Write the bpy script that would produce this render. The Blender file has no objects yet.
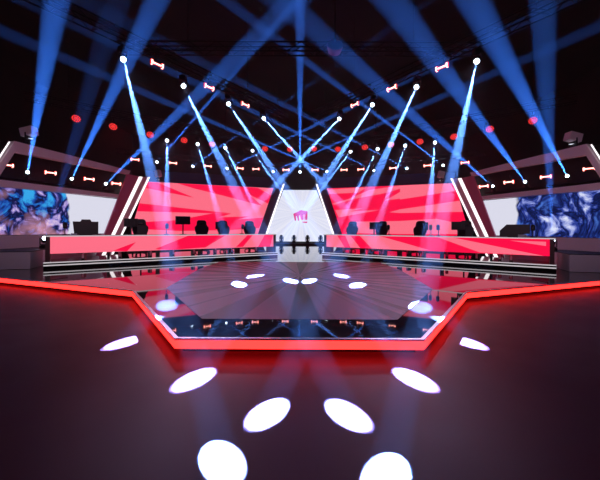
import bpy, bmesh, math, random
from mathutils import Vector, Matrix
random.seed(7)
sc = bpy.context.scene
COL = sc.collection
K = 0.8                       # metres per modelling unit (applied to every top-level object at the end)
F, HX, HY, ROLL = 330.0, 300.0, 228.0, 0.0049
CAMZ, STAGE = 2.064, 0.264
PI = math.pi

# ------------------------------------------------------------------ measuring helpers
def ray(px, py):
    """direction of a measured photo point (x right, y depth, z up)"""
    dx, dy = px - HX, py - HY
    return Vector(((dx + dy * ROLL) / F, 1.0, -(dy - dx * ROLL) / F))
def at(px, py, D):
    r = ray(px, py); return Vector((r.x * D, D, CAMZ + r.z * D))
def at_z(px, py, z):
    r = ray(px, py); D = (z - CAMZ) / r.z
    return Vector((r.x * D, D, z))
class Plane:
    """vertical plane through two plan points"""
    def __init__(s, a, b):
        s.a, s.b = Vector((a[0], a[1], 0)), Vector((b[0], b[1], 0))
        s.u = (s.b - s.a).normalized()
        s.n = Vector((s.u.y, -s.u.x, 0))
        if s.n.dot(-s.a) < 0: s.n = -s.n          # faces the camera
    def hit(s, px, py, off=0.0):
        r = ray(px, py); p0 = s.a + s.n * off
        t = (p0 - Vector((0, 0, CAMZ))).dot(s.n) / r.dot(s.n)
        p = r * t; p.z += CAMZ
        return p
    def mirror(s): return Plane((-s.a.x, s.a.y), (-s.b.x, s.b.y))

# ------------------------------------------------------------------ materials
def lin(c):
    return c / 12.92 if c <= 0.04045 else ((c + 0.055) / 1.055) ** 2.4
def rgb(h):
    h = h.lstrip('#'); return tuple(lin(int(h[i:i + 2], 16) / 255) for i in (0, 2, 4)) + (1.0,)
def mat(name, col, rough=0.5, metal=0.0, ior=1.5, bump=None, noise=None):
    m = bpy.data.materials.new(name); m.use_nodes = True
    nt = m.node_tree; b = nt.nodes['Principled BSDF']
    b.inputs['Base Color'].default_value = rgb(col) if isinstance(col, str) else col
    b.inputs['Roughness'].default_value = rough
    b.inputs['Metallic'].default_value = metal
    b.inputs['IOR'].default_value = ior
    if noise:
        sc_, amt = noise
        tc = nt.nodes.new('ShaderNodeTexCoord'); n = nt.nodes.new('ShaderNodeTexNoise')
        n.inputs['Scale'].default_value = sc_; n.inputs['Detail'].default_value = 6
        nt.links.new(tc.outputs['Object'], n.inputs['Vector'])
        mr = nt.nodes.new('ShaderNodeMapRange')
        mr.inputs['To Min'].default_value = max(0.0, rough - amt); mr.inputs['To Max'].default_value = rough + amt
        nt.links.new(n.outputs['Fac'], mr.inputs['Value']); nt.links.new(mr.outputs['Result'], b.inputs['Roughness'])
    return m
def emis(name, col, s=1.0, sample=True):
    m = bpy.data.materials.new(name); m.use_nodes = True
    nt = m.node_tree; nt.nodes.clear()
    o = nt.nodes.new('ShaderNodeOutputMaterial'); e = nt.nodes.new('ShaderNodeEmission')
    e.inputs['Color'].default_value = rgb(col) if isinstance(col, str) else col
    e.inputs['Strength'].default_value = s
    nt.links.new(e.outputs['Emission'], o.inputs['Surface'])
    m.cycles.emission_sampling = 'FRONT' if sample else 'NONE'
    return m

M = {}
M['black'] = mat('black_paint', '#0b0b0d', 0.6)
M['satin'] = mat('satin_black_metal', '#141417', 0.35, 0.6)
M['truss'] = mat('dark_truss_metal', '#1c1c20', 0.4, 0.8)
M['wall'] = mat('black_drape', '#040405', 0.9)
M['fabric'] = mat('black_leather', '#101014', 0.5)
M['pvc'] = mat('dark_plastic', '#0d0d10', 0.45)
M['white_plastic'] = mat('white_plastic', '#b9bcc6', 0.4)
M['beam_blue_plastic'] = mat('beam_blue_plastic', '#2c4fa8', 0.4)  # blue light of the beam put into the base colour
M['alu'] = mat('brushed_aluminium', '#b8b4bc', 0.3, 0.7)
M['grey_panel'] = mat('grey_panel', '#d4d0dc', 0.6)
M['plum'] = mat('plum_laminate', '#c4688e', 0.55)
M['mauve'] = mat('mauve_fascia', '#f0d8e2', 0.6)
M['slate'] = mat('slate_frame', '#4a5278', 0.5)
M['gloss'] = mat('black_mirror_floor', '#2c282c', 0.03, 0.0, 2.4)
M['deck'] = mat('black_gloss_deck', '#060608', 0.06, 0.0, 1.9)
M['glass'] = mat('dark_lens_glass', '#141a30', 0.08)
M['maroon'] = mat('maroon_end_panel', '#3a0f1c', 0.4)

E_RED = emis('led_red', '#ff1048', 1.0)
E_PINK = emis('led_pink', '#ff7088', 1.0)
E_WHITE = emis('led_white', '#e2e4f2', 1.05)
E_LOGO = emis('led_crimson', '#d8135f', 1.0)
E_LOGO2 = emis('led_rose', '#ff4f92', 1.0)
E_EDGE = emis('led_coral_strip', (1.0, .0150, .0130, 1), 6.5)
E_NEON = emis('white_neon', '#fff4f8', 1.6)
E_LINE = emis('soft_white_line', '#d8cfd6', 0.8)
E_LENS = emis('beam_lens', '#d8ecff', 14, False)
E_BONE = emis('bar_core', '#ffa89c', 5.0, False)
E_BONER = emis('bar_red', '#ff1c18', 2.0, False)
E_PAR = emis('wash_cells', '#ff3838', 1.25, False)
E_FLOOD = emis('flood_glass', '#e8f0ff', 1.0, False)
M['bar_back'] = mat('red_bar_housing', '#2a0606', 0.5)

# ------------------------------------------------------------------ mesh builder
class MB:
    def __init__(s): s.bm = bmesh.new(); s.mats = []
    def mi(s, m):
        if m not in s.mats: s.mats.append(m)
        return s.mats.index(m)
    def faces(s, vs, fs, m):
        k = s.mi(m); bv = [s.bm.verts.new(v) for v in vs]
        for f in fs:
            try: s.bm.faces.new([bv[i] for i in f]).material_index = k
            except ValueError: pass
        return s
    def box(s, c, d, m, mx=None):
        c = Vector(c); vs = []
        for x in (-.5, .5):
            for y in (-.5, .5):
                for z in (-.5, .5):
                    v = Vector((x * d[0], y * d[1], z * d[2]))
                    vs.append((mx @ v if mx else v) + c)
        return s.faces(vs, [(0, 1, 3, 2), (4, 6, 7, 5), (0, 4, 5, 1), (2, 3, 7, 6), (0, 2, 6, 4), (1, 5, 7, 3)], m)
    def tube(s, a, b, r, m, n=10, r2=None, caps=True):
        a, b = Vector(a), Vector(b); d = (b - a).normalized()
        x = d.orthogonal().normalized(); y = d.cross(x); r2 = r if r2 is None else r2
        vs = [a + (x * math.cos(t) + y * math.sin(t)) * r for t in (2 * PI * i / n for i in range(n))]
        vs += [b + (x * math.cos(t) + y * math.sin(t)) * r2 for t in (2 * PI * i / n for i in range(n))]
        fs = [(i, (i + 1) % n, n + (i + 1) % n, n + i) for i in range(n)]
        if caps: fs += [tuple(range(n))[::-1], tuple(range(n, 2 * n))]
        return s.faces(vs, fs, m)
    def lathe(s, prof, m, n=16, mx=None):
        """profile of (r, z) around z"""
        vs = []; L = len(prof)
        for r, z in prof:
            for i in range(n):
                t = 2 * PI * i / n; v = Vector((r * math.cos(t), r * math.sin(t), z)); vs.append(mx @ v if mx else v)
        fs = [(j * n + i, j * n + (i + 1) % n, (j + 1) * n + (i + 1) % n, (j + 1) * n + i) for j in range(L - 1) for i in range(n)]
        fs += [tuple(range(n))[::-1], tuple(range((L - 1) * n, L * n))]
        return s.faces(vs, fs, m)
    def prism(s, pts, ext, m, m_side=None):
        """polygon extruded by the vector ext"""
        ext = Vector(ext); n = len(pts); p = [Vector(v) for v in pts]
        vs = p + [v + ext for v in p]
        s.faces(vs, [tuple(range(n)), tuple(range(n, 2 * n))[::-1]], m)
        s.faces(vs, [(i, n + i, n + (i + 1) % n, (i + 1) % n) for i in range(n)], m_side or m)
        return s
    def poly(s, pts, m): return s.faces([Vector(v) for v in pts], [tuple(range(len(pts)))], m)
    def build(s, name, parent=None, loc=None, bevel=0, smooth=False):
        bmesh.ops.remove_doubles(s.bm, verts=s.bm.verts, dist=1e-5)
        bmesh.ops.recalc_face_normals(s.bm, faces=s.bm.faces)
        me = bpy.data.meshes.new(name); 
        s.bm.to_mesh(me); s.bm.free()
        for m in s.mats: me.materials.append(m)
        if smooth:
            for p in me.polygons: p.use_smooth = True
            try: me.set_sharp_from_angle(angle=math.radians(40))
            except Exception: pass
        o = bpy.data.objects.new(name, me); COL.objects.link(o)
        if parent: o.parent = parent
        if loc is not None: o.location = loc
        if bevel:
            b = o.modifiers.new('bevel', 'BEVEL'); b.width = bevel; b.segments = 2; b.limit_method = 'ANGLE'
        return o
def tag(o, label=None, cat=None, group=None, kind=None):
    if label: o['label'] = label
    if cat: o['category'] = cat
    if group: o['group'] = group
    if kind: o['kind'] = kind
    return o
def empty(name, loc=(0, 0, 0), rz=0):
    o = bpy.data.objects.new(name, None); COL.objects.link(o)
    o.location = loc; o.rotation_euler = (0, 0, rz); o.empty_display_size = .2
    return o
def kids(o): return [c for c in bpy.data.objects if c.parent == o]
def copy_tree(o, parent=None):
    c = o.copy(); COL.objects.link(c)
    if parent: c.parent = parent
    for ch in kids(o):
        if ch.type != 'LIGHT': copy_tree(ch, c)
    return c
def child(o, prefix):
    for c in kids(o):
        if c.name.startswith(prefix): return c
ORD = ['first', 'second', 'third', 'fourth', 'fifth', 'sixth', 'seventh', 'eighth', 'ninth', 'tenth', 'eleventh', 'twelfth', 'thirteenth', 'fourteenth', 'fifteenth']

# ------------------------------------------------------------------ the setting
def struct(name, c, d, m):
    o = MB().box((0, 0, 0), d, m).build(name, loc=c); o['kind'] = 'structure'; return o
M['floor'] = mat('dark_studio_floor', '#4e1c2a', 0.45, 0.0, 1.40, noise=(1.3, .08))
M['floor'].node_tree.nodes['Principled BSDF'].inputs['Specular IOR Level'].default_value = .22
struct('floor', (0, 17, -.1), (44, 52, .2), M['floor'])
struct('ceiling', (0, 17, 14.1), (44, 52, .2), M['wall'])
struct('wall_left', (-21.9, 17, 7), (.2, 52, 14), M['wall'])
struct('wall_right', (21.9, 17, 7), (.2, 52, 14), M['wall'])
struct('wall_back', (0, 42.9, 7), (44, .2, 14), M['wall'])
struct('wall_front', (0, -8.9, 7), (44, .2, 14), M['wall'])

# ------------------------------------------------------------------ stage platform
def ray_floor_material():
    """plum carpet with pale rays running out of its centre"""
    m = bpy.data.materials.new('rayed_plum_carpet'); m.use_nodes = True
    nt = m.node_tree; N = nt.nodes; L = nt.links; b = N['Principled BSDF']
    b.inputs['Roughness'].default_value = .42
    b.inputs['IOR'].default_value = 1.35
    b.inputs['Specular IOR Level'].default_value = .25
    tc = N.new('ShaderNodeTexCoord'); sx = N.new('ShaderNodeSeparateXYZ'); L.new(tc.outputs['Object'], sx.inputs[0])
    yo = N.new('ShaderNodeMath'); yo.operation = 'SUBTRACT'; yo.inputs[1].default_value = 12.5; L.new(sx.outputs['Y'], yo.inputs[0])
    an = N.new('ShaderNodeMath'); an.operation = 'ARCTAN2'; L.new(yo.outputs[0], an.inputs[0]); L.new(sx.outputs['X'], an.inputs[1])
    cb = N.new('ShaderNodeCombineXYZ')
    s7 = N.new('ShaderNodeMath'); s7.operation = 'MULTIPLY'; s7.inputs[1].default_value = 3.1; L.new(an.outputs[0], s7.inputs[0])
    L.new(s7.outputs[0], cb.inputs['X'])
    no = N.new('ShaderNodeTexNoise'); no.inputs['Scale'].default_value = 2.2; no.inputs['Detail'].default_value = 1.5
    L.new(cb.outputs[0], no.inputs['Vector'])
    cr = N.new('ShaderNodeValToRGB'); cr.color_ramp.interpolation = 'LINEAR'
    cr.color_ramp.elements[0].position = .46; cr.color_ramp.elements[0].color = rgb('#4e1c34')
    cr.color_ramp.elements[1].position = .50; cr.color_ramp.elements[1].color = rgb('#b07a90')
    L.new(no.outputs['Fac'], cr.inputs['Fac']); L.new(cr.outputs[0], b.inputs['Base Color'])
    return m
half = [(2.02, 5.35), (4.75, 9.36), (10.5, 11.62), (17.5, 14.35), (17.5, 41.5)]
outline = [(-x, y) for x, y in reversed(half)] + half
def inset(pts, d):
    out = []; n = len(pts)
    for i in range(n):
        a, b, c = (Vector(pts[(i + k) % n]) for k in (-1, 0, 1))
        u, v = (b - a).normalized(), (c - b).normalized()
        n1, n2 = Vector((-u.y, u.x)), Vector((-v.y, v.x))
        h = (n1 + n2); h = h / max(.3, h.dot(n1))
        out.append(tuple(b + h * d))
    return out
def flat(pts, z): return [Vector((p[0], p[1], z)) for p in pts]
stage = empty('stage_platform', (0, 10, 0))
tag(stage, 'black glossy stage platform with a coral lit edge and plum hexagon carpet', 'stage')
def spart(name, mb):
    o = mb.build(name, stage); o.location = (0, -10, 0); return o
ins = inset(outline, .02); low = inset(outline, .16)
spart('platform_top', MB().prism(flat(outline, STAGE - .02), (0, 0, .02), M['gloss']))
spart('plinth', MB().prism(flat(low, 0), (0, 0, STAGE - .02), M['black']))
def edge_band(z0, z1, off, thick, m):
    mb = MB(); a = inset(outline, off); b = inset(outline, off + thick); n = len(outline)
    for i in range(n - 1):
        if i in (0, n - 2): continue
        q = [a[i], a[i + 1], b[i + 1], b[i]]
        mb.prism(flat(q, z0), (0, 0, z1 - z0), m)
    return mb
o = spart('edge_light_strip', edge_band(STAGE - .165, STAGE - .025, .0, .04, E_EDGE)); o['label'] = 'glowing coral light strip'
o = spart('edge_trim', edge_band(STAGE - .022, STAGE + .006, -.012, .07, M['alu'])); o['label'] = 'thin aluminium edge trim'
hexa = [(1.92, 6.49), (3.95, 9.8), (4.35, 14.3), (4.2, 17.4)]
hexa = [(-x, y) for x, y in reversed(hexa)] + hexa
o = spart('carpet', MB().prism(flat(hexa, STAGE - .005), (0, 0, .012), ray_floor_material())); o['label'] = 'plum carpet patterned with pale rays'

# ------------------------------------------------------------------ player desks with their decks
DL = Plane((-10.9, 14.4), (-1.68, 20.9)); DR = DL.mirror()
DECK = .55
SHARDS = {
 'desk_l': (E_PINK, E_RED, [[(113, 250.8), (136, 242), (127, 251.2)], [(155, 249), (190, 235), (203, 235), (203, 247.6), (170, 250)],
            [(203, 247.6), (203, 235), (226, 235), (205, 247.6)], [(236, 247), (248, 234.7), (253, 234.7), (243, 246.8)], [(258, 247), (265, 234.5), (273, 234.5), (270, 247)]]),
 'desk_r': (E_RED, E_PINK, [[(326, 235), (337, 235), (345, 248), (326, 248)], [(345, 235), (350, 235), (361, 249), (351, 249)],
            [(359, 235), (376, 235), (429, 250), (401, 252), (373, 250)], [(437, 237), (453, 237.5), (544, 256), (480, 252.5)], [(510, 240.5), (546, 241.8), (546, 246)]]),
 'scr_l': (E_PINK, E_RED, [[(148, 182.0), (157, 182.4), (194, 197.7), (146, 188)], [(139, 203.2), (231.5, 213.4), (212.5, 213.3), (137, 211.3)],
            [(143, 222), (176, 220.3), (212.5, 213.4), (231.5, 213.6), (218, 217.5), (249, 216.3), (238, 219.5), (264, 217.5), (259, 228), (230, 230), (180, 231), (140, 229)],
            [(177, 183.2), (257.6, 187.7), (271.4, 195.6), (268, 203.5), (249, 194.5), (262, 205.7), (214, 193.3), (195, 188.7)]]),
 'scr_r': (E_RED, E_PINK, [[(327.6, 189.6), (367, 187.2), (358.5, 192.6), (329.5, 194)], [(332, 203.5), (350, 198.5), (369, 190), (400, 185.5), (400, 188.6), (388, 192.6), (354, 199), (334, 205)],
            [(385, 200.6), (400, 192), (400, 198.6)], [(400, 185.6), (449.6, 183), (455, 191), (400, 199.5)],
            [(335, 210), (363, 208.2), (350, 211.5), (382, 209.6), (338.5, 217.4)], [(389, 212.3), (400, 209.4), (460, 200.6), (464.5, 211.8), (400, 213)],
            [(351, 221.7), (400, 221), (436.5, 218.8), (455, 222.5), (470, 228), (471, 234), (400, 234), (346, 233)]]),
}
def clip_poly(pts, edges):
    """Sutherland-Hodgman in photo coordinates against a convex outline"""
    cx = sum(p[0] for p in edges) / len(edges); cy = sum(p[1] for p in edges) / len(edges)
    for i in range(len(edges)):
        a, b = edges[i], edges[(i + 1) % len(edges)]
        nx, ny = -(b[1] - a[1]), b[0] - a[0]
        if (cx - a[0]) * nx + (cy - a[1]) * ny < 0: nx, ny = -nx, -ny
        out = []; d = [(p[0] - a[0]) * nx + (p[1] - a[1]) * ny for p in pts]
        for j in range(len(pts)):
            k = (j + 1) % len(pts)
            if d[j] >= 0: out.append(pts[j])
            if d[j] * d[k] < 0:
                t = d[j] / (d[j] - d[k]); out.append((pts[j][0] + (pts[k][0] - pts[j][0]) * t, pts[j][1] + (pts[k][1] - pts[j][1]) * t))
        pts = out
        if len(pts) < 3: return []
    return pts
def project(p):
    x, z = p.x / p.y * F, -(p.z - CAMZ) / p.y * F
    return (HX + x - z * ROLL, HY + z + x * ROLL)
def shard_panel(plane, corners, key, thick):
    """LED screen: slab whose face is a base colour overlaid with flat shards of the other colour"""
    base, over, shards = SHARDS[key]
    mb = MB().prism([c - plane.n * .0 for c in corners], -plane.n * thick, base, M['black'])
    e2 = [project(c) for c in corners]
    for sh in shards:
        p = clip_poly(sh, e2)
        if p: mb.poly([plane.hit(x, y, .006) for x, y in p], over)
    return mb
def sgn(x): return -1 if x < 0 else 1

def build_desk(pl, key, side):
    u, n = pl.u, pl.n
    A, B = pl.a.copy(), pl.b.copy()
    z0, z1 = .884, 1.665
    ang = math.atan2(u.y, u.x)
    root = empty('player_desk', (A + B) / 2 + Vector((0, 0, DECK))); inv = -root.location
    tag(root, f'long {side} player desk fronted by a pink and red light panel', 'desk')
    def P(name, mb, lab=None, **k):
        o = mb.build(name, root, inv, **k)
        if lab: o['label'] = lab
        return o
    q = [A + Vector((0, 0, z0)), B + Vector((0, 0, z0)), B + Vector((0, 0, z1 - .03)), A + Vector((0, 0, z1 - .03))]
    P('front_panel', shard_panel(pl, q, key, .06), 'lit panel with red and pink shards')
    # end cheeks
    for p in (A, B):
        s = 1 if p == B else -1
        c = [p + u * s * .005 + n * .02 + Vector((0, 0, DECK)), p + u * s * .17 + n * .02 + Vector((0, 0, DECK))]
        mb = MB().prism([c[0], c[1], c[1] + Vector((0, 0, z1 - .01 - DECK)), c[0] + Vector((0, 0, z1 - .01 - DECK))], -n * .95, M['maroon'])
        P('end_panel', mb, 'dark maroon end panel')
    t = [A - u * .2 + n * .05, B + u * .2 + n * .05, B + u * .2 - n * 1.0, A - u * .2 - n * 1.0]
    P('table_top', MB().prism(flat([(v.x, v.y) for v in t], z1 - .03), (0, 0, .04), M['black']))
    e = [A - u * .2 + n * .055, B + u * .2 + n * .055]
    P('edge_strip', MB().prism([e[0] + Vector((0, 0, z1 - .035)), e[1] + Vector((0, 0, z1 - .035)), e[1] + Vector((0, 0, z1 + .012)), e[0] + Vector((0, 0, z1 + .012))], n * .015, E_LINE), 'pale lit strip along the desk edge')
    L = (B - A).length
    for k in range(1, 5):
        p = A + u * L * k / 5 - n * .5
        P('leg', MB().box(p + Vector((0, 0, (DECK + z1 - .03) / 2)), (.06, .7, z1 - .03 - DECK), M['black'], Matrix.Rotation(ang, 3, 'Z')))
    # deck under the desk
    dk = empty('desk_deck', (A + B) / 2 + Vector((0, 0, STAGE))); dinv = -dk.location
    tag(dk, f'low glossy black deck under the {side} player desk, edged with white light lines', 'deck')
    E0, E1 = A - u * .22 + n * .35, B + u * .1 + n * .35
    sx_ = 1 if A.x > 0 else -1; V = lambda x, y: Vector((x * sx_, y, 0))
    d = [E0, E1, E1 - n * 4.2, V(10.6, 17.6), V(11.2, 16.5), E0 - n * 1.4]
    MB().prism(flat([(v.x, v.y) for v in d], STAGE + .003), (0, 0, DECK - STAGE - .003), M['deck']).build('deck_body', dk, dinv)
    for (a, b) in ((DECK - .045, DECK - .0), (DECK - .165, DECK - .115)):
        q = [E0 + Vector((0, 0, a)), E1 + Vector((0, 0, a)), E1 + Vector((0, 0, b)), E0 + Vector((0, 0, b))]
        o = MB().prism(q, n * .02, E_LINE).build('light_line', dk, dinv); o['label'] = 'thin white light line'
    return root
build_desk(DL, 'desk_l', 'left'); build_desk(DR, 'desk_r', 'right')

def deskpt(px, off, z):
    """point behind the desk front at the photo column px"""
    pl = DL if px < 300 else DR
    p = pl.hit(px, 228, -off); p.z = z
    return p, math.atan2(-pl.n.y, -pl.n.x) - PI / 2        # local -Y looks at the audience

# ------------------------------------------------------------------ desk furniture prototypes
def make_chair():
    r = empty('gaming_chair')
    mb = MB()
    for k in range(5):
        a = 2 * PI * k / 5 + .3; d = Vector((math.cos(a), math.sin(a), 0))
        mb.tube(d * .03 + Vector((0, 0, .10)), d * .31 + Vector((0, 0, .07)), .028, M['pvc'], 8, .018)
        mb.tube(d * .30 + Vector((0, 0, .03)) + Vector((-d.y, d.x, 0)) * .03, d * .30 + Vector((0, 0, .03)) - Vector((-d.y, d.x, 0)) * .03, .03, M['pvc'], 10)
    mb.build('star_base', r)
    MB().tube((0, 0, .08), (0, 0, .42), .03, M['satin'], 12).build('gas_column', r)
    MB().box((0, -.02, .48), (.52, .5, .12), M['fabric']).build('seat', r, bevel=.04)
    for s in (-1, 1):
        MB().box((s * .31, .06, .56), (.04, .05, .22), M['pvc']).box((s * .31, 0, .68), (.08, .28, .04), M['pvc']).build('armrest', r, bevel=.01)
    o = [(-.2, .5), (-.25, .62), (-.24, .82), (-.29, .96), (-.3, 1.1), (-.22, 1.2), (-.2, 1.36), (-.13, 1.42), (.13, 1.42), (.2, 1.36), (.22, 1.2), (.3, 1.1), (.29, .96), (.24, .82), (.25, .62), (.2, .5)]
    MB().prism([(x, .2 + (z - .5) * .2, z) for x, z in o], (0, .1, .01), M['fabric']).build('backrest', r, bevel=.02)
    MB().box((0, .33, 1.26), (.26, .07, .14), M['pvc'], Matrix.Rotation(-.2, 3, 'X')).build('head_pillow', r, bevel=.03)
    return r
def make_monitor(w=.62, h=.36, top=.8):
    r = empty('monitor')
    MB().box((0, 0, .01), (.26, .18, .02), M['pvc']).build('stand_base', r, bevel=.005)
    MB().box((0, .01, (top - h / 2) / 2 + .01), (.05, .03, top - h / 2), M['pvc']).build('stand_neck', r)
    sc_ = MB().box((0, .03, top - h / 2), (w, .03, h), M['pvc']).box((0, .005, top - h / 2), (w * .5, .04, h * .5), M['pvc']).build('housing', r, bevel=.006)
    MB().box((0, .047, top - h / 2), (w - .03, .004, h - .03), M['satin']).build('display', sc_)
    return r
def make_tower():
    r = empty('computer_tower')
    MB().box((0, 0, .24), (.22, .46, .46), M['pvc']).build('case', r, bevel=.008)
    MB().box((0, -.233, .26), (.16, .01, .36), M['white_plastic']).build('front_mesh', r)['label'] = 'pale front grille'
    for x in (-.08, .08): MB().box((x, 0, .006), (.03, .4, .012), M['pvc']).build('foot', r)
    return r
def make_mic(m):
    r = empty('desk_microphone')
    MB().lathe([(.0, 0), (.085, 0), (.085, .015), (.02, .03)], m, 16).build('base', r)
    MB().tube((0, 0, .02), (0, 0, .16), .012, m, 8).tube((0, 0, .16), (0, -.05, .22), .012, m, 8).build('stem', r)
    MB().lathe([(.0, -.09), (.05, -.08), (.055, .05), (.03, .09), (0, .095)], m, 14, Matrix.Translation((0, -.06, .28))).build('capsule', r, smooth=True)
    return r
SC = 1.0 / K
def put(o, px, off, z, label, cat, group, s=SC, turn=0):
    p, rz = deskpt(px, off, z); o.location = p; o.rotation_euler = (0, 0, rz + turn); o.scale = (s, s, s)
    tag(o, label, cat, group)
    return o
TT = 1.679
chair0 = make_chair()
chairs = [(141, 'black gaming chair beside the monitor nearest the left neon bars'), (203, 'black gaming chair right of the raised monitor on the left desk'),
          (227, 'black gaming chair second from the inner end of the left desk'), (251.5, 'black gaming chair at the inner end of the left desk'),
          (349, 'black gaming chair at the inner end of the right desk'), (378.5, 'black gaming chair second from the inner end of the right desk'),
          (416, 'black gaming chair at the middle of the right desk'), (464, 'black gaming chair beside the right neon bars')]
for i, (px, lab) in enumerate(chairs):
    o = chair0 if i == 0 else copy_tree(chair0)
    put(o, px, 1.5, DECK, lab, 'chair', 'gaming chairs behind the desks', 1.38, turn=random.uniform(-.25, .25))
mon0 = make_monitor()
mons = [(183, .80, 'flat black monitor raised on a stand near the middle of the left desk'), (131, .66, 'low black monitor in front of the chair by the left neon bars'),
        (221, .58, 'low black monitor in front of the chair second from inner end, left desk'),
        (374, .60, 'low black monitor second from the inner end of the right desk'),
        (422, .58, 'low black monitor near the middle of the right desk'), (458, .60, 'black monitor by the right neon bars on the right desk')]
for i, (px, top, lab) in enumerate(mons):
    o = mon0 if i == 0 else (copy_tree(mon0) if top == .8 else make_monitor(.5, .34, top))
    put(o, px, .45, TT, lab, 'monitor', 'monitors on the desks', SC, turn=random.uniform(-.15, .15))
# large host displays at the outer ends
def make_big(outl, name='host_display'):
    r = empty(name)
    MB().prism([(x, 0, z) for x, z in outl], (0, .06, 0), M['pvc']).build('housing', r, bevel=.006)
    MB().box((0, .1, .012), (.5, .3, .024), M['pvc']).build('stand_base', r)
    MB().box((0, .09, .2), (.1, .05, .4), M['pvc']).build('stand_neck', r)
    return r
b = make_big([(-.46, .06), (-.52, .64), (-.22, .64), (-.17, .74), (.17, .74), (.22, .64), (.5, .64), (.5, .02), (-.4, .02)])
put(b, 86, .5, TT, 'large black display with a bump on top at the outer end of the left desk', 'display', None, 1.0)
b = make_big([(-.58, .02), (-.58, .3), (-.3, .6), (.62, .6), (.62, .18), (.2, .12), (.2, .02)])
put(b, 514, .5, TT, 'large black display with a slanted corner at the outer end of the right desk', 'display', None, 1.0)
def make_paper():
    r = empty('desk_sign'); MB().box((0, 0, .005), (.34, .2, .01), M['white_plastic']).build('foot', r)
    MB().box((0, .03, .07), (.34, .012, .13), M['white_plastic'], Matrix.Rotation(-.4, 3, 'X')).build('card', r); return r
put(make_paper(), 522.5, .25, TT, 'small blank white card standing before the slanted display on right desk', 'card', None, 1.0)
put(make_paper(), 74, .25, TT, 'small blank white card left of the big display on the left desk', 'card', None, .7)
for px, m, lab in ((166.5, M['beam_blue_plastic'], 'small desk microphone coloured with the blue of a beam, left of the raised monitor on left desk'),
                   (438.5, M['beam_blue_plastic'], 'small desk microphone coloured with the blue of a beam, on the right desk near the right neon bars'),
                   (242, M['pvc'], 'small black desk microphone near the inner end of the left desk'),
                   (65, M['pvc'], 'small black desk microphone at the outermost corner of the left desk'),
                   (389, M['pvc'], 'small black desk microphone between two chairs on the right desk'),
                   (431, M['white_plastic'], 'small pale desk microphone right of the middle chair on right desk'),
                   (533, M['pvc'], 'small black desk microphone at the outermost end of the right desk')):
    put(make_mic(m), px, .3, TT, lab, 'microphone', 'desk microphones', 1.6)
tw0 = make_tower(); first = True
for side, pxs in (('left', (84, 120, 150, 172, 193, 215, 230, 256)), ('right', (344, 370, 385, 409, 424, 447, 478, 500, 511))):
    for i, px in enumerate(pxs):
        o = tw0 if first else copy_tree(tw0); first = False
        put(o, px, .55 + .2 * (i % 2), DECK, f'computer tower on the deck under the {side} desk, {ORD[i]} from the left of its row', 'computer', f'computer towers under the {side} desk', .62, turn=random.uniform(-.4, .4))

# ------------------------------------------------------------------ main LED panels
RL = Plane((-11.8, 25.5), (-2.45, 30.0)); RR = RL.mirror()
CP = Plane((-5, 37), (5, 37))
def mir(px): return 600 - px
def build_red(pl, key, side):
    s = -1 if side == 'left' else 1
    L_ = RL
    def pt(px, py, off=0):                       # measured on the left, mirrored for the right
        v = L_.hit(px, py, off); return Vector((v.x * -s, v.y, v.z))
    top = [pt(145.5, 181.5), pt(273.5, 188.2)]
    bot = [pt(258.2, 233), pt(130.5, 233)]
    ztop = (top[0].z + top[1].z) / 2
    root = empty('led_screen', Vector(((top[0].x + top[1].x) / 2, (top[0].y + top[1].y) / 2, STAGE))); inv = -root.location
    tag(root, f'large slanted {side} LED screen of red and pink shards above the {side} player desk', 'LED screen')
    # continue the slanted ends down to just above the stage
    def down(t, b, z): k = (t.z - z) / (t.z - b.z); return t + (b - t) * k
    c = [down(top[0], bot[1], STAGE + .35), down(top[1], bot[0], STAGE + .35), top[1], top[0]]
    shard_panel(pl, c, key, .15).build('display', root, inv)['label'] = 'red and pink shard picture'
    n = pl.n
    e = (c[1] - c[0]).normalized()
    MB().prism([top[0] + Vector((0, 0, .02)), top[1] + Vector((0, 0, .02)), top[1] + e * .0 + Vector((0, 0, .95)), top[0] + Vector((0, 0, .85))], -n * .3, M['slate']).build('header', root, inv)['label'] = 'dark header band'
    MB().prism([c[0] - Vector((0, 0, .345)), c[1] - Vector((0, 0, .345)), c[1] - Vector((0, 0, .01)), c[0] - Vector((0, 0, .01))], -n * .3, M['black']).build('foot', root, inv)
build_red(RL, 'scr_l', 'left'); build_red(RR, 'scr_r', 'right')

def centre_material():
    m = bpy.data.materials.new('white_burst_display'); m.use_nodes = True
    nt = m.node_tree; N = nt.nodes; L = nt.links; N.clear()
    out = N.new('ShaderNodeOutputMaterial'); em = N.new('ShaderNodeEmission'); L.new(em.outputs[0], out.inputs['Surface'])
    tc = N.new('ShaderNodeTexCoord'); sx = N.new('ShaderNodeSeparateXYZ'); L.new(tc.outputs['Object'], sx.inputs[0])
    an = N.new('ShaderNodeMath'); an.operation = 'ARCTAN2'; L.new(sx.outputs['Z'], an.inputs[0]); L.new(sx.outputs['X'], an.inputs[1])
    cb = N.new('ShaderNodeCombineXYZ'); L.new(an.outputs[0], cb.inputs['X'])
    no = N.new('ShaderNodeTexNoise'); no.inputs['Scale'].default_value = 9; no.inputs['Detail'].default_value = 2; L.new(cb.outputs[0], no.inputs['Vector'])
    cr = N.new('ShaderNodeValToRGB'); cr.color_ramp.elements[0].position = .4; cr.color_ramp.elements[0].color = rgb('#d6d9ee')
    cr.color_ramp.elements[1].position = .58; cr.color_ramp.elements[1].color = rgb('#e4e5f4')
    L.new(no.outputs['Fac'], cr.inputs['Fac']); L.new(cr.outputs[0], em.inputs['Color']); em.inputs['Strength'].default_value = 1.05
    return m
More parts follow.
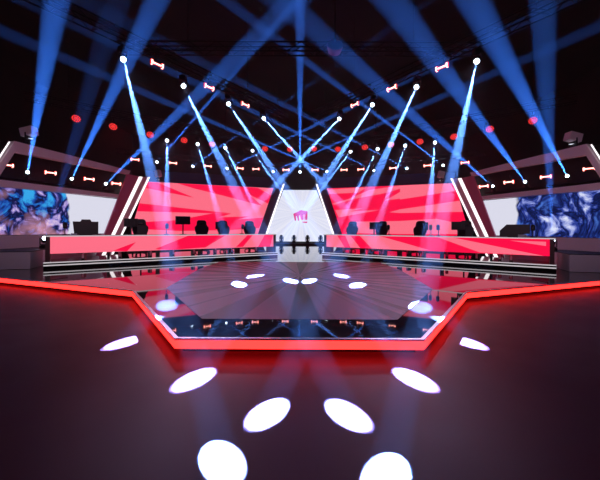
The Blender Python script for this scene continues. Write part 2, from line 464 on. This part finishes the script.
def build_centre():
    f = lambda x, y, off=0: CP.hit(x, y, off)
    root = empty('centre_led_wall', (0, 37, STAGE)); inv = -root.location
    tag(root, 'tall white trapezoid LED screen with a crimson fist logo at the back centre of the stage', 'LED screen')
    a, b_, c, d = f(283.5, 190), f(316.5, 190), f(334.5, 236), f(265.5, 236)
    def down(t, b, z): k = (t.z - z) / (t.z - b.z); return t + (b - t) * k
    c = down(b_, c, .55); d = down(a, d, .55)
    ctr = f(301, 213)
    mb = MB().prism([p - ctr for p in (d, c, b_, a)], (0, .2, 0), centre_material(), M['black'])
    dsp = mb.build('display', root, ctr + inv); dsp['label'] = 'white display with faint pale rays'
    # fist logo, coordinates measured in its 406 x 480 close-up of photo area 290..312 x 200..226
    def lp(pts): return [f(290 + x / 18.45, 200 + y / 18.45, .03) - ctr for x, y in pts]
    mb = MB()
    polys = [([(60, 255), (205, 185), (325, 210), (322, 262), (72, 300)], E_LOGO), ([(72, 300), (110, 285), (112, 380), (88, 385)], E_LOGO),
             ([(120, 285), (165, 275), (170, 385), (148, 385)], E_LOGO), ([(175, 275), (238, 268), (238, 368), (205, 372)], E_LOGO2), ([(205, 268), (242, 264), (242, 366), (214, 366)], E_LOGO),
             ([(250, 264), (268, 262), (268, 366), (252, 366)], E_LOGO2), ([(275, 262), (322, 258), (320, 368), (278, 366)], E_LOGO), ([(215, 398), (322, 398), (312, 428), (232, 416)], E_LOGO)]
    for k, (pts, m) in enumerate(polys): mb.poly([v + Vector((0, -.002 * k, 0)) for v in lp(pts)], m)
    mb.build('fist_logo', dsp)['label'] = 'crimson fist emblem'
    for s in (-1, 1):
        fx = lambda x, y, off=0: Vector((f(x, y, off).x * -s, f(x, y, off).y, f(x, y, off).z))
        p = [fx(283.2, 184), fx(284.6, 184), fx(266.6, 236), fx(265.0, 236)]
        MB().prism(p, (0, -.12, 0), E_NEON).build('light_bar', root, inv)['label'] = 'slim white light bar'
        p = [fx(274, 181), fx(283, 184), fx(264.8, 236), fx(255, 236)]
        MB().prism(p, (0, .3, 0), M['slate']).build('side_frame', root, inv)['label'] = 'slanted slate side frame'
build_centre()
r = empty('footlight_riser', (0, 36, STAGE)); tag(r, 'narrow dark riser under the four moving heads before the white wall', 'riser')
MB().box((0, 0, .09), (9.0, .9, .17), M['black']).build('body', r)
MB().box((0, -.46, .14), (9.0, .02, .03), M['slate']).build('front_edge', r)

# ------------------------------------------------------------------ side portals, canopies and side walls
SP = Plane((-14.1, 15.5), (-12.1, 22.0)); PP = Plane((-12.3, 20.6), (-11.45, 24.6))
def art_material(name, seed, cols, white_from, flip):
    """generic abstract swirl of blue, lavender and pink light with a white margin"""
    m = bpy.data.materials.new(name); m.use_nodes = True
    nt = m.node_tree; N = nt.nodes; L = nt.links; N.clear()
    out = N.new('ShaderNodeOutputMaterial'); em = N.new('ShaderNodeEmission'); L.new(em.outputs[0], out.inputs['Surface'])
    tc = N.new('ShaderNodeTexCoord')
    mp = N.new('ShaderNodeMapping'); mp.inputs['Location'].default_value = (seed, seed * .7, seed * 1.3); L.new(tc.outputs['Object'], mp.inputs[0])
    n1 = N.new('ShaderNodeTexNoise'); n1.inputs['Scale'].default_value = .95; n1.inputs['Detail'].default_value = 5; n1.inputs['Distortion'].default_value = .7; n1.inputs['Roughness'].default_value = .6
    L.new(mp.outputs[0], n1.inputs['Vector'])
    cr = N.new('ShaderNodeValToRGB'); e = cr.color_ramp.elements
    e[0].position = cols[0][0]; e[0].color = rgb(cols[0][1]); e[1].position = cols[-1][0]; e[1].color = rgb(cols[-1][1])
    for p, c in cols[1:-1]: k = e.new(p); k.color = rgb(c)
    L.new(n1.outputs['Fac'], cr.inputs['Fac'])
    # warm tint pooled low on the picture, white margin towards the inner end
    n2 = N.new('ShaderNodeTexNoise'); n2.inputs['Scale'].default_value = .55; n2.inputs['Detail'].default_value = 3; L.new(mp.outputs[0], n2.inputs['Vector'])
    sx = N.new('ShaderNodeSeparateXYZ'); L.new(tc.outputs['Object'], sx.inputs[0])
    zz = N.new('ShaderNodeMath'); zz.operation = 'MULTIPLY_ADD'; zz.inputs[1].default_value = -.16; L.new(sx.outputs['Z'], zz.inputs[0]); L.new(n2.outputs['Fac'], zz.inputs[2])
    wr = N.new('ShaderNodeMapRange'); wr.inputs['From Min'].default_value = .5; wr.inputs['From Max'].default_value = .68; L.new(zz.outputs[0], wr.inputs['Value'])
    wr.inputs['To Max'].default_value = .7 if not flip else .0
    mx = N.new('ShaderNodeMixRGB'); mx.inputs[2].default_value = rgb('#e7a2b4'); L.new(wr.outputs[0], mx.inputs[0]); L.new(cr.outputs[0], mx.inputs[1])
    yy = N.new('ShaderNodeMath'); yy.operation = 'MULTIPLY_ADD'; yy.inputs[1].default_value = 1.6; L.new(n2.outputs['Fac'], yy.inputs[0]); L.new(sx.outputs['Y'], yy.inputs[2])
    wh = N.new('ShaderNodeMapRange'); wh.inputs['From Min'].default_value = white_from; wh.inputs['From Max'].default_value = white_from + .12; L.new(yy.outputs[0], wh.inputs['Value'])
    m2 = N.new('ShaderNodeMixRGB'); m2.inputs[2].default_value = rgb('#dcdcec'); L.new(wh.outputs[0], m2.inputs[0]); L.new(mx.outputs[0], m2.inputs[1])
    L.new(m2.outputs[0], em.inputs['Color']); em.inputs['Strength'].default_value = 1.0
    return m
ART_L = art_material('abstract_blue_pink_display', 3.1, [(.36, '#38a8ea'), (.44, '#1f4fb0'), (.485, '#0e0e30'), (.53, '#1d2260'), (.58, '#8f7fd0'), (.66, '#e8d0e8')], 1.55, False)
ART_R = art_material('abstract_blue_lavender_display', 8.4, [(.35, '#4a74d0'), (.43, '#1b2c74'), (.49, '#0c0f30'), (.54, '#2a3f9a'), (.60, '#8c98dc'), (.68, '#dfe4fa')], 2.75, True)
def build_side(side):
    s = 1 if side == 'left' else -1
    def S(px, py, off=0): v = SP.hit(px, py, off); return Vector((v.x * s, v.y, v.z))
    def Q(px, py, off=0): v = PP.hit(px, py, off); return Vector((v.x * s, v.y, v.z))
    n = Vector((SP.n.x * s, SP.n.y, 0)); u = Vector((SP.u.x * s, SP.u.y, 0))
    npn = Vector((PP.n.x * s, PP.n.y, 0))
    base = Vector((SP.a.x * s, SP.a.y, STAGE)) + u * 3
    # ---- the picture wall
    w = empty('side_led_screen', base); inv = -w.location
    pic = 'blue and pink' if s > 0 else 'blue and lavender'
    tag(w, f'{side} side LED screen showing an abstract {pic} picture with a white margin', 'LED screen')
    zt, zb = 3.93, 1.66
    a = S(-45, 200); a.z = 0
    br, tr = S(104.5, 234.5), S(117.5, 197.5)
    ctr = (S(50, 210))
    q = [Vector((a.x, a.y, zb)), Vector((br.x, br.y, zb)), Vector((tr.x, tr.y, zt)), Vector((a.x, a.y, zt))]
    MB().prism([v - ctr for v in q], -n * .1, ART_L if s > 0 else ART_R, M['black']).build('display', w, ctr + inv)
    q = [Vector((a.x, a.y, .275)), Vector((br.x, br.y, .275)), Vector((br.x, br.y, zb - .02)), Vector((a.x, a.y, zb - .02))]
    MB().prism(q, -n * .1, M['grey_panel']).build('kick_panel', w, inv)['label'] = 'grey panel below the picture'
    # ---- canopy: a raked frame round a dark recess
    c = empty('side_canopy', base + Vector((0, 0, 0))); cinv = -c.location
    tag(c, f'mauve canopy frame with a dark light recess above the {side} side LED screen', 'canopy')
    def fr(name, pts, depth, m, off=.02, lab=None):
        o = MB().prism([S(x, y, off) for x, y in pts], n * depth, m).build(name, c, cinv)
        if lab: o['label'] = lab
    fr('upper_fascia', [(9.5, 141.5), (126.5, 171), (125, 174.5), (10.5, 152.5)], .35, M['mauve'])
    fr('lower_fascia', [(-40, 175.5), (114.5, 194.6), (113.5, 197.9), (-40, 183.5)], .35, M['mauve'])
    fr('end_fascia', [(9.5, 141.5), (11.6, 150), (-38, 226), (-46, 224)], .36, M['mauve'])
    fr('recess', [(-40, 150), (9, 143), (126, 172), (119, 197), (-40, 182)], -.3, M['black'], off=-.6)
    fr('neon_tube', [(9.6, 142), (8.6, 141.6), (-44, 222), (-42.5, 222.5)], .06, E_NEON, off=.38, lab='slanted white neon tube')
    # top and bottom shelf that close the recess
    for nm, (l, r_) in (('recess_roof', ((9.5, 141.5), (126.5, 171))), ('recess_floor', ((-40, 183.5), (118.5, 198.6)))):
        p = [S(*l), S(*r_), S(*r_) - n * .9, S(*l) - n * .9]
        MB().prism([v + Vector((0, 0, .09 if nm == 'recess_floor' else 0)) for v in p], (0, 0, .05), M['black']).build(nm, c, cinv)
    p = [S(-30, 158, -.25), S(111, 187.0, -.25)]; zr = .5 * (S(27.5, 172.2, -.05).z + S(105, 185.2, -.05).z) - .315
    MB().prism([Vector((v.x, v.y, z)) for v, z in ((p[0], zr - .08), (p[1], zr - .08), (p[1], zr), (p[0], zr))], n * .4, M['black']).build('light_rail', c, cinv)
    # ---- slanted portal blade with two neon bars
    g = empty('portal_blade', Q(125, 232) * 1.0); g.location.z = STAGE; ginv = -g.location
    tag(g, f'slanted plum portal blade with two white neon bars beside the {side} LED screen', 'portal')
    def down(pts):   # the two lower corners run on along the slant to the stage
        t0, t1, b1, b0 = pts
        k0 = (t0.z - .3) / (t0.z - b0.z); k1 = (t1.z - .3) / (t1.z - b1.z)
        return [t0, t1, t1 + (b1 - t1) * k1, t0 + (b0 - t0) * k0]
    def bl(name, pts, depth, m, off=0, lab=None):
        o = MB().prism(down([Q(x, y, off) for x, y in pts]), npn * depth, m).build(name, g, ginv)
        if lab: o['label'] = lab
    bl('blade_panel', [(126.5, 174), (138, 176.5), (113, 233), (104, 233)], .09, M['plum'], lab='plum side panel')
    bl('neon_bar', [(138, 176.5), (141.5, 177), (114.5, 233), (111, 233)], .1, E_NEON, lab='wide white neon bar')
    bl('blade_infill', [(141.5, 177), (147.2, 177), (120.5, 233), (114.5, 233)], .08, M['mauve'], lab='grey mauve infill')
    bl('thin_neon_bar', [(147.2, 177), (149, 177), (122.3, 233), (120.5, 233)], .1, E_NEON, lab='thin white neon bar')
    # ---- wing platform in front of the picture wall
    wp = empty('wing_platform', (-13.2 * s, 15.5, STAGE)); tag(wp, f'grey raised wing platform below the {side} side LED screen', 'platform')
    pts = [(-11.4, 13.95), (-11.95, 15.35), (-11.6, 16.5), (-12.9, 18.2), (-13.65, 16.2), (-14.55, 13.2)]
    o = MB().prism([Vector((x * s, y, .275)) for x, y in pts], (0, 0, .715), M['grey_panel']).build('body', wp); o.location = -wp.location
    o = MB().prism([Vector((x * s, y, .99)) for x, y in pts], (0, 0, .03), M['black']).build('top', wp); o.location = -wp.location
build_side('left'); build_side('right')

# ------------------------------------------------------------------ trusses
def truss(name, pts, label, zc, drops):
    mid = sum((Vector((p[0], p[1], zc)) for p in pts), Vector()) / len(pts)
    r = empty(name, mid); tag(r, label, 'truss')
    mb = MB(); h = .2
    for a, b in zip(pts[:-1], pts[1:]):
        a, b = Vector((a[0], a[1], zc)) - mid, Vector((b[0], b[1], zc)) - mid
        d = (b - a).normalized(); sd = Vector((-d.y, d.x, 0)); L = (b - a).length
        for su in (-1, 1):
            for zu in (-1, 1):
                o = sd * su * h + Vector((0, 0, zu * h)); mb.tube(a + o, b + o, .035, M['truss'], 6)
        k = int(L / .6)
        for i in range(k):
            p, q = a + d * L * i / k, a + d * L * (i + 1) / k
            for su in (-1, 1):
                z = h if i % 2 else -h
                mb.tube(p + sd * su * h + Vector((0, 0, z)), q + sd * su * h + Vector((0, 0, -z)), .018, M['truss'], 5)
            mb.tube(p + sd * h + Vector((0, 0, -h)), p - sd * h + Vector((0, 0, -h)), .018, M['truss'], 5)
    mb.build('lattice', r)
    for x, y in drops:
        MB().tube(Vector((x, y, zc + .2)) - mid, Vector((x, y, 14)) - mid, .02, M['satin'], 6).build('hanger', r)
    return r
ZF = 6.6 + CAMZ; ZT = ZF + .78
for s, nm in ((-1, 'left'), (1, 'right')):
    truss('lighting_truss', [(s * 9.6, 8.9), (s * 1.0, 21.5)], f'front {nm} black lighting truss running diagonally to the centre', ZT, [(s * 8, 11.2), (s * 3, 18.6)])
    truss('lighting_truss', [(s * 15.6, 18.6), (s * 4.0, 28.0)], f'middle {nm} black lighting truss running diagonally behind the front one', ZT, [(s * 14, 19.9), (s * 6, 26.4)])
    truss('lighting_truss', [(s * 16.3, 29.1), (s * 7.8, 33.7), (s * 4.3, 35.1)], f'rear {nm} black lighting truss above the {nm} red LED screen', ZT - .65, [(s * 15, 29.8), (s * 6, 34.4)])
truss('lighting_truss', [(-3.8, 28.0), (3.8, 28.0)], 'middle straight black lighting truss across the stage centre', ZT, [(-2, 28), (2, 28)])
truss('lighting_truss', [(-4.1, 35.15), (4.1, 35.15)], 'rear straight black lighting truss above the white centre wall', ZT - .65, [(-2, 35.15), (2, 35.15)])
truss('lighting_truss', [(-8.0, 14.6), (8.0, 14.6)], 'high straight black cross truss over the front of the stage', ZT + .55, [(-5, 14.6), (5, 14.6)])

# ------------------------------------------------------------------ moving heads with their beams
def make_head(up, lit=True):
    """up = +1 stands on the floor, -1 hangs; the head turns about the yoke axle"""
    r = empty('moving_head')
    b = MB().box((0, 0, up * .09), (.34, .34, .18), M['pvc']).box((0, 0, up * .19), (.24, .24, .03), M['satin'])
    if up < 0: b.box((0, 0, .02), (.1, .34, .04), M['satin'])
    b.build('mounting_base' if up < 0 else 'base', r, bevel=.01)
    y = MB()
    for s in (-1, 1): y.box((0, s * .2, up * .42), (.14, .05, .4), M['pvc'])
    y.box((0, 0, up * .225), (.16, .45, .05), M['pvc'])
    y.build('yoke', r, bevel=.015)
    h = MB().lathe([(.04, .24), (.13, .22), (.155, .1), (.155, -.04), (.13, -.08), (.145, -.2), (.145, -.25), (.12, -.255)], M['pvc'], 18).build('head', r, smooth=True)
    MB().lathe([(.0, -.25), (.125, -.252), (.125, -.262), (.06, -.275), (0, -.278)], E_LENS if lit else M['glass'], 18).build('lens', h, smooth=True)['label'] = 'glowing white lens' if lit else 'dark glass lens'
    return r
PROTO = {}
def head(pos, target, up, energy, deg, col, label, group, scale=1.0, blend=.55, spill=0, spill_deg=48):
    key = (up, energy > 1)
    if key not in PROTO: PROTO[key] = make_head(up, energy > 1); r = PROTO[key]
    else: r = copy_tree(PROTO[key])
    pos, target = Vector(pos), Vector(target)
    d = (target - pos).normalized(); off = .5 * scale
    r.location = pos - Vector((0, 0, up * off)); r.scale = (scale,) * 3
    tag(r, label, 'stage light', group)
    az = math.atan2(d.y, d.x)
    child(r, 'yoke').rotation_euler = (0, 0, az)
    h = child(r, 'head'); z = -d; y = Vector((-math.sin(az), math.cos(az), 0)); x = y.cross(z)
    h.rotation_mode = 'QUATERNION'; h.rotation_quaternion = Matrix((x, y, z)).transposed().to_quaternion()
    h.location = (0, 0, up * .5)
    if energy <= 1: return r
    ld = bpy.data.lights.new('beam', 'SPOT'); ld.energy = energy; ld.color = col
    ld.spot_size = math.radians(deg); ld.spot_blend = .5; ld.shadow_soft_size = .01
    lo = bpy.data.objects.new('beam', ld); COL.objects.link(lo); lo.parent = r
    lo.rotation_mode = 'QUATERNION'; lo.rotation_quaternion = h.rotation_quaternion
    lo.location = Vector((0, 0, up * .5)) + d * .30
    if spill:  # wide second lamp added at the head to brighten floor and carpet
        l2 = bpy.data.lights.new('spill', 'SPOT'); l2.energy = spill; l2.color = (.72, .6, 1.0); l2.spot_size = math.radians(spill_deg); l2.spot_blend = 1; l2.shadow_soft_size = .06
        so = bpy.data.objects.new('spill', l2); COL.objects.link(so); so.parent = r
        so.rotation_mode = 'QUATERNION'; so.rotation_quaternion = h.rotation_quaternion; so.location = Vector((0, 0, up * .5)) + d * .34
    return r
BLUE = (.11, .30, 1.0); DEEP = (.04, .20, 1.0)
W = 1.0
FL = [((123, 58), (222, 461)), ((183, 85), (347, 414)), ((228, 103), (414, 379)), ((263, 117.5), (466, 342))]
FR = [((477, 60), (386, 476)), ((417, 86), (268, 413)), ((373, 104), (195, 379)), ((340, 118), (126, 342))]
ML = [((167, 140), (167, 305)), ((197.5, 143.5), (239, 284.5)), ((225, 147), (290.5, 281)), ((252, 150), (342, 276.3))]
MR = [((435, 142), (421, 307)), ((405.5, 145), (357, 285.5)), ((378, 148.5), (309.5, 281)), ((351, 151), (255, 276.3))]
def over(px, py, zr): return at(px, py, zr / ray(px, py).z)
where = ['nearest the camera', 'second from the camera', 'third from the camera', 'farthest from the camera']
for lst, side in ((FL, 'left'), (FR, 'right')):
    for i, (p, t) in enumerate(lst):
        head(over(*p, 6.6), at_z(*t, 0), -1, 5500000 * W, 1.55, BLUE, f'moving head beam light on the front {side} truss, {where[i]}', 'beam lights on the front trusses', .8, spill=230, spill_deg=23)
wm = ['outermost', 'second from the outer end', 'third from the outer end', 'innermost']
for lst, side in ((ML, 'left'), (MR, 'right')):
    for i, (p, t) in enumerate(lst):
        head(over(*p, 6.6), at_z(*t, STAGE), -1, 3600000 * W, 1.5, BLUE, f'moving head beam light on the middle {side} truss, {wm[i]} of four', 'beam lights on the middle trusses', .9, spill=420, spill_deg=28)
BK = [((156, 163), (215, 95, 22)), ((192, 167), (320, 75, 18)), ((226, 169), (370, 98, 20)), ((272, 172), (400, 115, 22)), ((300, 172.5), (300, 42, 15)),
      ((328, 172), (212, 122, 22)), ((375, 171), (232, 101, 20)), ((408, 169), (300, 113, 22)), ((444, 166), (310, 64, 17))]
for i, (p, t) in enumerate(BK):
    head(over(*p, 5.95), at(*t), -1, 2600000 * W, 1.3, DEEP, f'small moving head on the rear truss shining upward, {ORD[i]} from the left', 'beam lights on the rear truss', .9)
CL = [((27.5, 172.2), (50, 40, 7.5)), ((71.5, 179.7), (133, 50, 9)), ((105, 185.2), (192, 100, 12))]
CR = [((567.5, 176), (505, 60, 7.5)), ((525.5, 182.5), (453, 84, 9)), ((493.5, 187), (404, 108, 12))]
for lst, side, pl in ((CL, 'left', SP), (CR, 'right', SP.mirror())):
    for i, (p, t) in enumerate(lst):
        v = pl.hit(*p, -.05); v.z = .5 * (SP.hit(27.5, 172.2, -.05).z + SP.hit(105, 185.2, -.05).z)
        head(v, at(*t), 1, 1350000 * W, 2.1, DEEP, f'moving head in the {side} canopy recess shining up, {["outermost", "middle", "innermost"][i]} of three', 'beam lights in the canopy recesses', .62)
for p, t, side in (((44.5, 242), (90, 90, 8), 'left'), ((552.3, 243.5), (545, 60, 7), 'right')):
    v = at(p[0], p[1], 15.9); head(Vector((v.x, v.y, 1.02 + .425)), at(*t), 1, (250000 if side == 'left' else 900000) * W, 2.1, DEEP, f'moving head standing on the {side} wing platform by the end of the desk', 'beam lights on the wing platforms', .85)
for i, px in enumerate((281.3, 294, 307.5, 320.5)):
    p = at(px, 240, 35.9); p.z = STAGE + .18 + .55
    head(p, p + Vector((0, -.8, 1)), 1, 0, 3, DEEP, f'dark moving head on the floor before the white wall, {ORD[i]} of four from the left', 'moving heads before the white wall', 1.1)

# ------------------------------------------------------------------ red wash lights
def make_wash():
    r = empty('wash_light')
    MB().box((0, 0, .3), (.2, .2, .14), M['pvc']).box((0, 0, .45), (.08, .3, .18), M['satin']).build('mounting_base', r, bevel=.01)
    MB().box((-.3, 0, .1), (.04, .1, .4), M['pvc']).box((.3, 0, .1), (.04, .1, .4), M['pvc']).box((0, 0, .25), (.64, .1, .04), M['pvc']).build('yoke', r)
    mx = Matrix.Rotation(math.radians(75), 4, 'X')
    h = MB().lathe([(.1, -.26), (.2, -.22), (.27, -.05), (.27, .04)], M['pvc'], 20, mx).build('housing', r, smooth=True)
    mb = MB().lathe([(0, .03), (.262, .032), (.262, .045), (0, .046)], M['bar_back'], 20, mx)
    for ring, n in ((0, 1), (.1, 6), (.2, 12)):
        for k in range(n):
            a = 2 * PI * k / n; c = Vector((ring * math.cos(a), ring * math.sin(a), 0))
            mb.lathe([(0, .045), (.044, .046), (.044, .056), (0, .062)], E_PAR, 8, mx @ Matrix.Translation(c))
    mb.build('lens_array', h)['label'] = 'ring of glowing red lens cells'
    return r
RW = [(76, 119), (113, 127), (150, 135), (184, 140.5), (212, 144.5), (265, 149), (290, 149.5), (314, 149), (338, 149.5), (365, 147.5), (391, 145), (420, 142), (454, 137), (490, 129.5), (533, 121)]
w0 = make_wash(); h0 = None
for i, p in enumerate(RW):
    o = w0 if i == 0 else copy_tree(w0)
    v = over(*p, 6.6); o.location = v
    o.rotation_euler = (0, 0, math.atan2(v.y - 6, v.x) - PI / 2)
    tag(o, f'round red wash light under the middle truss, {ORD[i]} from the left', 'stage light', 'red wash lights')
    if i in (1, 3, 5, 9, 11, 13):
        ld = bpy.data.lights.new('wash', 'SPOT'); ld.energy = 160; ld.color = (1, .03, .06); ld.spot_size = math.radians(70); ld.spot_blend = 1; ld.shadow_soft_size = .25
        lo = bpy.data.objects.new('wash', ld); COL.objects.link(lo); lo.parent = o
        lo.rotation_euler = (math.radians(50), 0, 0); lo.location = (0, -.12, -.05)
        lo.rotation_euler = (math.radians(-50), 0, 0)

# ------------------------------------------------------------------ bone-shaped light bars
def make_bone():
    r = empty('light_bar')
    MB().box((0, .07, .14), (.5, .05, .08), M['bar_back']).box((0, .07, .34), (.05, .05, .38), M['satin']).build('mounting_bracket', r)
    MB().tube((-.3, 0, 0), (.3, 0, 0), .042, E_BONE, 8).build('tube', r)['label'] = 'white glowing tube'
    for s in (-1, 1):
        mb = MB().tube((s * .32, 0, -.13), (s * .32, 0, .13), .07, E_BONER, 8).box((s * .32, -.06, 0), (.085, .05, .2), E_BONE).box((s * .32, 0, -.06), (.085, .1, .16), E_BONE)
        mb.build('end_cap', r)['label'] = 'red glowing end piece'
    MB().box((0, .045, 0), (.6, .02, .11), E_BONER).build('red_halo_plate', r)  # glowing plate added behind the tube, shaped as its red halo
    return r
bone0 = make_bone(); nb = [0]
def bone(v, ang, scale, label, group):
    o = bone0 if nb[0] == 0 else copy_tree(bone0); nb[0] += 1
    o.location = v; o.rotation_euler = (0, 0, ang); o.scale = (scale,) * 3
    tag(o, label, 'stage light', group)
for pts, s, side in (([(157, 64), (209, 87), (245, 104.5)], 1, 'left'), ([(442, 67), (392, 88), (355, 104.5)], -1, 'right')):
    for i, p in enumerate(pts):
        bone(over(*p, 6.6), s * math.atan2(12.6, 8.6), .72, f'bone-shaped light bar under the front {side} truss, {["nearest the camera", "middle of three", "farthest from the camera"][i]}', 'bone light bars on the front trusses')
BB = [(135, 159.5), (173, 163), (208, 166), (240, 168.3), (256, 169), (286, 169.8), (315, 169.8), (344, 169.8), (361, 169.3), (393, 168), (427.5, 165.5), (465, 162.5)]
for i, p in enumerate(BB):
    v = over(*p, 5.95); bone(v, (math.atan2(4.9, 9.1) * (-1 if v.x > 0 else 1)) if abs(v.x) > 5 else 0, .9, f'bone-shaped light bar on the rear truss, {ORD[i]} from the left', 'bone light bars on the rear truss')
for pts, pl, side, s in (([(7, 165), (50.5, 172.7), (89, 179), (116, 183.5)], SP, 'left', 1), ([(589.5, 168.5), (546, 176.7), (509, 182), (484, 186.2)], SP.mirror(), 'right', -1)):
    for i, p in enumerate(pts):
        bone(pl.hit(*p, -.1), s * math.atan2(6.5, 2.0) * .75, .66 + .05 * i, f'bone-shaped light bar in the {side} canopy recess, {["outermost", "second from outside", "third from outside", "innermost"][i]}', 'bone light bars in the canopies')

# ------------------------------------------------------------------ flood lights and loose fittings
def make_flood(w, d, h, arm=0):
    r = empty('flood_light')
    MB().box((0, 0, .22), (.06, w * .8, .44), M['satin'])\
        .build('mounting_bracket', r)
    if arm: MB().box((0, arm * .5, .1), (.05, abs(arm), .05), M['satin']).build('mounting_arm', r)
    hd = MB().box((0, 0, .3 + h / 2), (w, d, h), M['mauve'], Matrix.Rotation(math.radians(-14), 3, 'Y')).build('housing', r, bevel=.02)
    MB().lathe([(0, .235), (.3, .235), (.3, .25), (0, .25)], E_FLOOD, 16, Matrix.Scale(w / .9, 4) @ Matrix.Diagonal((1, .5, 1, 1))).build('lamp_glass', hd)['label'] = 'pale lit glass underneath'
    return r
for px, py, side, s in ((29, 141.5, 'left', 1), (573, 147, 'right', -1)):
    pl = SP if s > 0 else SP.mirror()
    o = make_flood(.62, .45, .42); v = pl.hit(px, py + 6.0, -.1); v.z += .28; o.location = v
    o.rotation_euler = (0, 0, 0 if s > 0 else PI)
    tag(o, f'mauve box flood light on top of the {side} canopy', 'flood light')
for px, py, side, s in ((158, 174, 'left', 1), (441, 175, 'right', -1)):
    o = make_flood(.4, .35, .5, 1.0 * s); v = at(px, py + 7, 24.7); o.location = v; o.rotation_euler = (0, 0, 0 if s > 0 else PI)
    tag(o, f'small tilted mauve flood light above the outer corner of the {side} red LED screen', 'flood light')
r = empty('spotlight', at(335, 46, 12.6)); tag(r, 'round dark unlit spotlight hanging at top centre right under the high cross truss', 'spotlight')
mx = Matrix.Rotation(math.radians(65), 4, 'X')
MB().lathe([(.1, -.3), (.24, -.25), (.3, -.05), (.3, .06), (.27, .06)], M['plum'], 20, mx).build('housing', r, smooth=True)
MB().lathe([(0, .03), (.27, .03), (.27, .04), (0, .05)], M['maroon'], 20, mx).build('lens', r)
MB().tube((0, 0, .2), (0, 0, 14 - r.location.z), .03, M['satin'], 8).build('yoke', r)

# unseen fill lamps added behind the camera to brighten the two canopies
for s in (-1, 1):
    ld = bpy.data.lights.new('added_canopy_fill', 'SPOT'); ld.energy = 2300; ld.color = (1, .62, .82); ld.spot_size = math.radians(26); ld.spot_blend = 1; ld.shadow_soft_size = .2
    lo = bpy.data.objects.new('added_canopy_fill', ld); COL.objects.link(lo); lo.location = (s * -3, -5, 9)
    lo.rotation_mode = 'QUATERNION'; lo.rotation_quaternion = (Vector((s * 13.2, 18.6, 3.0)) - lo.location).to_track_quat('-Z', 'Y')
# ------------------------------------------------------------------ studio haze, camera, colour
wd = bpy.data.worlds.new('world'); sc.world = wd; wd.use_nodes = True
nt = wd.node_tree; nt.nodes.clear()
wo = nt.nodes.new('ShaderNodeOutputWorld'); bg = nt.nodes.new('ShaderNodeBackground'); bg.inputs['Color'].default_value = (0, 0, 0, 1)
vs = nt.nodes.new('ShaderNodeVolumeScatter')
gm = nt.nodes.new('ShaderNodeNewGeometry'); gz = nt.nodes.new('ShaderNodeSeparateXYZ'); nt.links.new(gm.outputs['Position'], gz.inputs[0])
hz = nt.nodes.new('ShaderNodeMapRange'); hz.interpolation_type = 'SMOOTHSTEP'          # haze gathers under the ceiling
hz.inputs['From Min'].default_value = 1.0; hz.inputs['From Max'].default_value = 6.5
hz.inputs['To Min'].default_value = .0008; hz.inputs['To Max'].default_value = .0050
nt.links.new(gz.outputs['Z'], hz.inputs['Value']); nt.links.new(hz.outputs[0], vs.inputs['Density'])
wd.cycles.volume_step_size = 1.0
vs.inputs['Anisotropy'].default_value = .35
nt.links.new(bg.outputs[0], wo.inputs['Surface']); nt.links.new(vs.outputs[0], wo.inputs['Volume'])

cd = bpy.data.cameras.new('camera'); cam = bpy.data.objects.new('camera', cd); COL.objects.link(cam)
cd.sensor_width = 36; cd.lens = F / 600 * 36; cd.shift_y = -12 / 600; cd.clip_start = .05; cd.clip_end = 200
cam.location = (0, 0, CAMZ); cam.rotation_euler = (PI / 2, -ROLL, 0)
sc.camera = cam
for o in list(bpy.data.objects):
    if o.parent is None:
        o.location = o.location * K
        if o.type != 'CAMERA': o.scale = tuple(v * K for v in o.scale)
vsn = sc.view_settings
vsn.view_transform = 'Standard'; vsn.look = 'None'; vsn.gamma = 1; vsn.exposure = 0; vsn.use_curve_mapping = False
sc.cycles.max_bounces = 5; sc.cycles.diffuse_bounces = 2; sc.cycles.glossy_bounces = 3; sc.cycles.volume_bounces = 0
sc.cycles.sample_clamp_indirect = 4
